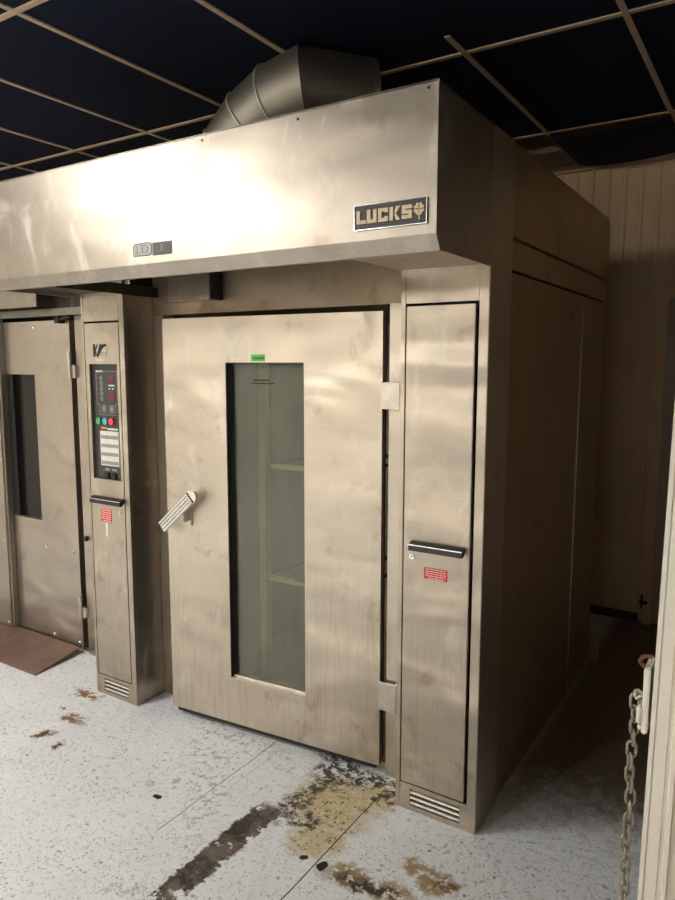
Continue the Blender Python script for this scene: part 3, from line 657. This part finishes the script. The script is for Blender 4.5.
# its own hood
bm = bmesh.new(); bx(bm, -3.9, -2.64, .148, .158, 2.002, 2.44, .002); bx(bm, -3.9, -2.65, .158, NY, 2.432, 2.44)
obj('hood', bm, M['hood'], nb)
# brown ramp plate
bm = bmesh.new(); T = .006
pts = [(-2.507, -.067, .006), (-3.9, -.067, .006), (-3.9, .255, .042), (-2.545, .255, .042)]
for zoff in (0, -T):
    vs = [bm.verts.new((p[0], p[1], p[2] + zoff)) for p in pts]; bm.faces.new(vs)
bm.verts.ensure_lookup_table()
for i in range(4): bm.faces.new((bm.verts[i], bm.verts[(i + 1) % 4], bm.verts[4 + (i + 1) % 4], bm.verts[4 + i]))
bmesh.ops.recalc_face_normals(bm, faces=bm.faces)
tag(obj('ramp_plate', bm, M['plate']), 'brown worn steel ramp plate leading up to the left oven door', 'ramp')

# ---------------------------------------------------------------- exhaust duct
dt = thing('exhaust_duct', 'round grey metal exhaust duct rising from the oven top to the ceiling', 'duct', (-1.325, .20, TOP))
CP = [Vector(p) for p in ((-1.325, .20, 2.472), (-1.235, .20, 2.604), (-1.125, .20, 2.701), (-1.00, .20, 2.762), (-.875, .20, 2.785), (-.735, .40, 2.785))]
rr = .162; SEG = 36
def frame_at(i):
    if i == 0: d = Vector((0, 0, 1))
    elif i == len(CP) - 1: d = CP[-1] - CP[-2]
    else: d = (CP[i] - CP[i - 1]).normalized() + (CP[i + 1] - CP[i]).normalized()
    return d.normalized()
up0 = Vector((0, 1, 0))
rings = []; 
def project(p, i, d):                                                   # slide p along d onto the mitre plane at joint i
    n = frame_at(i); return p + d * ((CP[i] - p).dot(n) / d.dot(n))
for s in range(len(CP) - 1):
    d = (CP[s + 1] - CP[s]).normalized(); u = (up0 - d * up0.dot(d)).normalized(); v = d.cross(u)
    bm = bmesh.new(); Ra, Rb, Ri, Rj = [], [], [], []
    for j in range(SEG):
        a = 2 * math.pi * j / SEG; o_ = (u * math.cos(a) + v * math.sin(a))
        pa, pb = project(CP[s] + o_ * rr, s, d), project(CP[s] + o_ * rr, s + 1, d)
        Ra.append(bm.verts.new(pa)); Rb.append(bm.verts.new(pb))
        Ri.append(bm.verts.new(project(CP[s] + o_ * (rr - .003), s, d))); Rj.append(bm.verts.new(project(CP[s] + o_ * (rr - .003), s + 1, d)))
    ringb = [v_.co.copy() for v_ in Rb]
    for j in range(SEG):
        k = (j + 1) % SEG
        bm.faces.new((Ra[j], Ra[k], Rb[k], Rb[j])); bm.faces.new((Ri[j], Rj[j], Rj[k], Ri[k])); bm.faces.new((Ra[j], Ri[j], Ri[k], Ra[k])); bm.faces.new((Rb[j], Rb[k], Rj[k], Rj[j]))
    bmesh.ops.recalc_face_normals(bm, faces=bm.faces)
    obj('duct_section', bm, M['duct'], dt, True)
    if s < len(CP) - 1:
        bm = bmesh.new(); tubepath(bm, ringb, .006 if s < 3 else .003, 8, True); obj('seam_ring', bm, M['ringmetal'] if s < 3 else M['duct'], dt, True)
bm = bmesh.new(); cyl(bm, CP[-1], CP[-1] + Vector((.03, .03, .0)), rr, 36); obj('duct_end', bm, M['duct'], dt)
bm = bmesh.new(); ring(bm, (-1.325, .20, TOP + .012), (0, 0, 1), rr + .01, .008, 36, 8); obj('collar', bm, M['duct'], dt, True)

# ---------------------------------------------------------------- latch, ring and chain on the near jamb
lt = thing('latch_bracket', 'off-white metal latch bracket screwed to the right-hand jamb', 'latch', (.598, -.47, .80))
bm = bmesh.new(); bx(bm, .597, .611, -.485, -.40, .800, .968, .003); obj('back_plate', bm, M['jamb'], lt)
bm = bmesh.new(); bx(bm, .585, .598, -.49, -.44, .822, .872, .005); bx(bm, .589, .598, -.485, -.445, .808, .822, .003); obj('latch_block', bm, M['jamb'], lt)
bm = bmesh.new(); tubepath(bm, [(.600, -.465, .896), (.590, -.468, .897), (.583, -.47, .903), (.578, -.47, .900), (.577, -.47, .885)], .0045, 8); tubepath(bm, [(.600, -.465, .888), (.588, -.467, .888), (.580, -.468, .878)], .004, 8); obj('hook', bm, M['hinge'], lt, True)
bm = bmesh.new(); 
tubepath(bm, [(.6135, -.47, .994), (.601, -.472, .995), (.590, -.474, .990), (.586, -.474, .980), (.590, -.473, .972), (.596, -.472, .968)], .0055, 10)
tag(obj('rusty_hook', bm, M['rusty'], smooth=True), 'rusty brown bent hook sticking out of the jamb above the latch', 'hook')
ch = thing('hanging_chain', 'grey steel chain hanging down from the latch on the right jamb', 'chain', (.578, -.47, .88))
z = .872; k = 0; link_meshes = {}
while z > .06:
    X_ = .578 + .003 * math.sin(k * .9); Y_ = -.470 + .002 * math.cos(k * 1.7)
    bm = bmesh.new(); a = (0 if k % 2 == 0 else math.pi / 2) + .25 * math.sin(k * 1.3) + .5; c0, s0 = math.cos(a), math.sin(a); L = []
    for j in range(20):
        q = 2 * math.pi * j / 20; w_, h_ = .0105 * math.cos(q), .0135 * math.sin(q) + (.0075 if math.sin(q) > 0 else -.0075)
        L.append((X_ + w_ * c0, Y_ + w_ * s0, z + h_))
    tubepath(bm, L, .0036, 8, True); obj('link', bm, M['chain'], ch, True)
    z -= .0315; k += 1
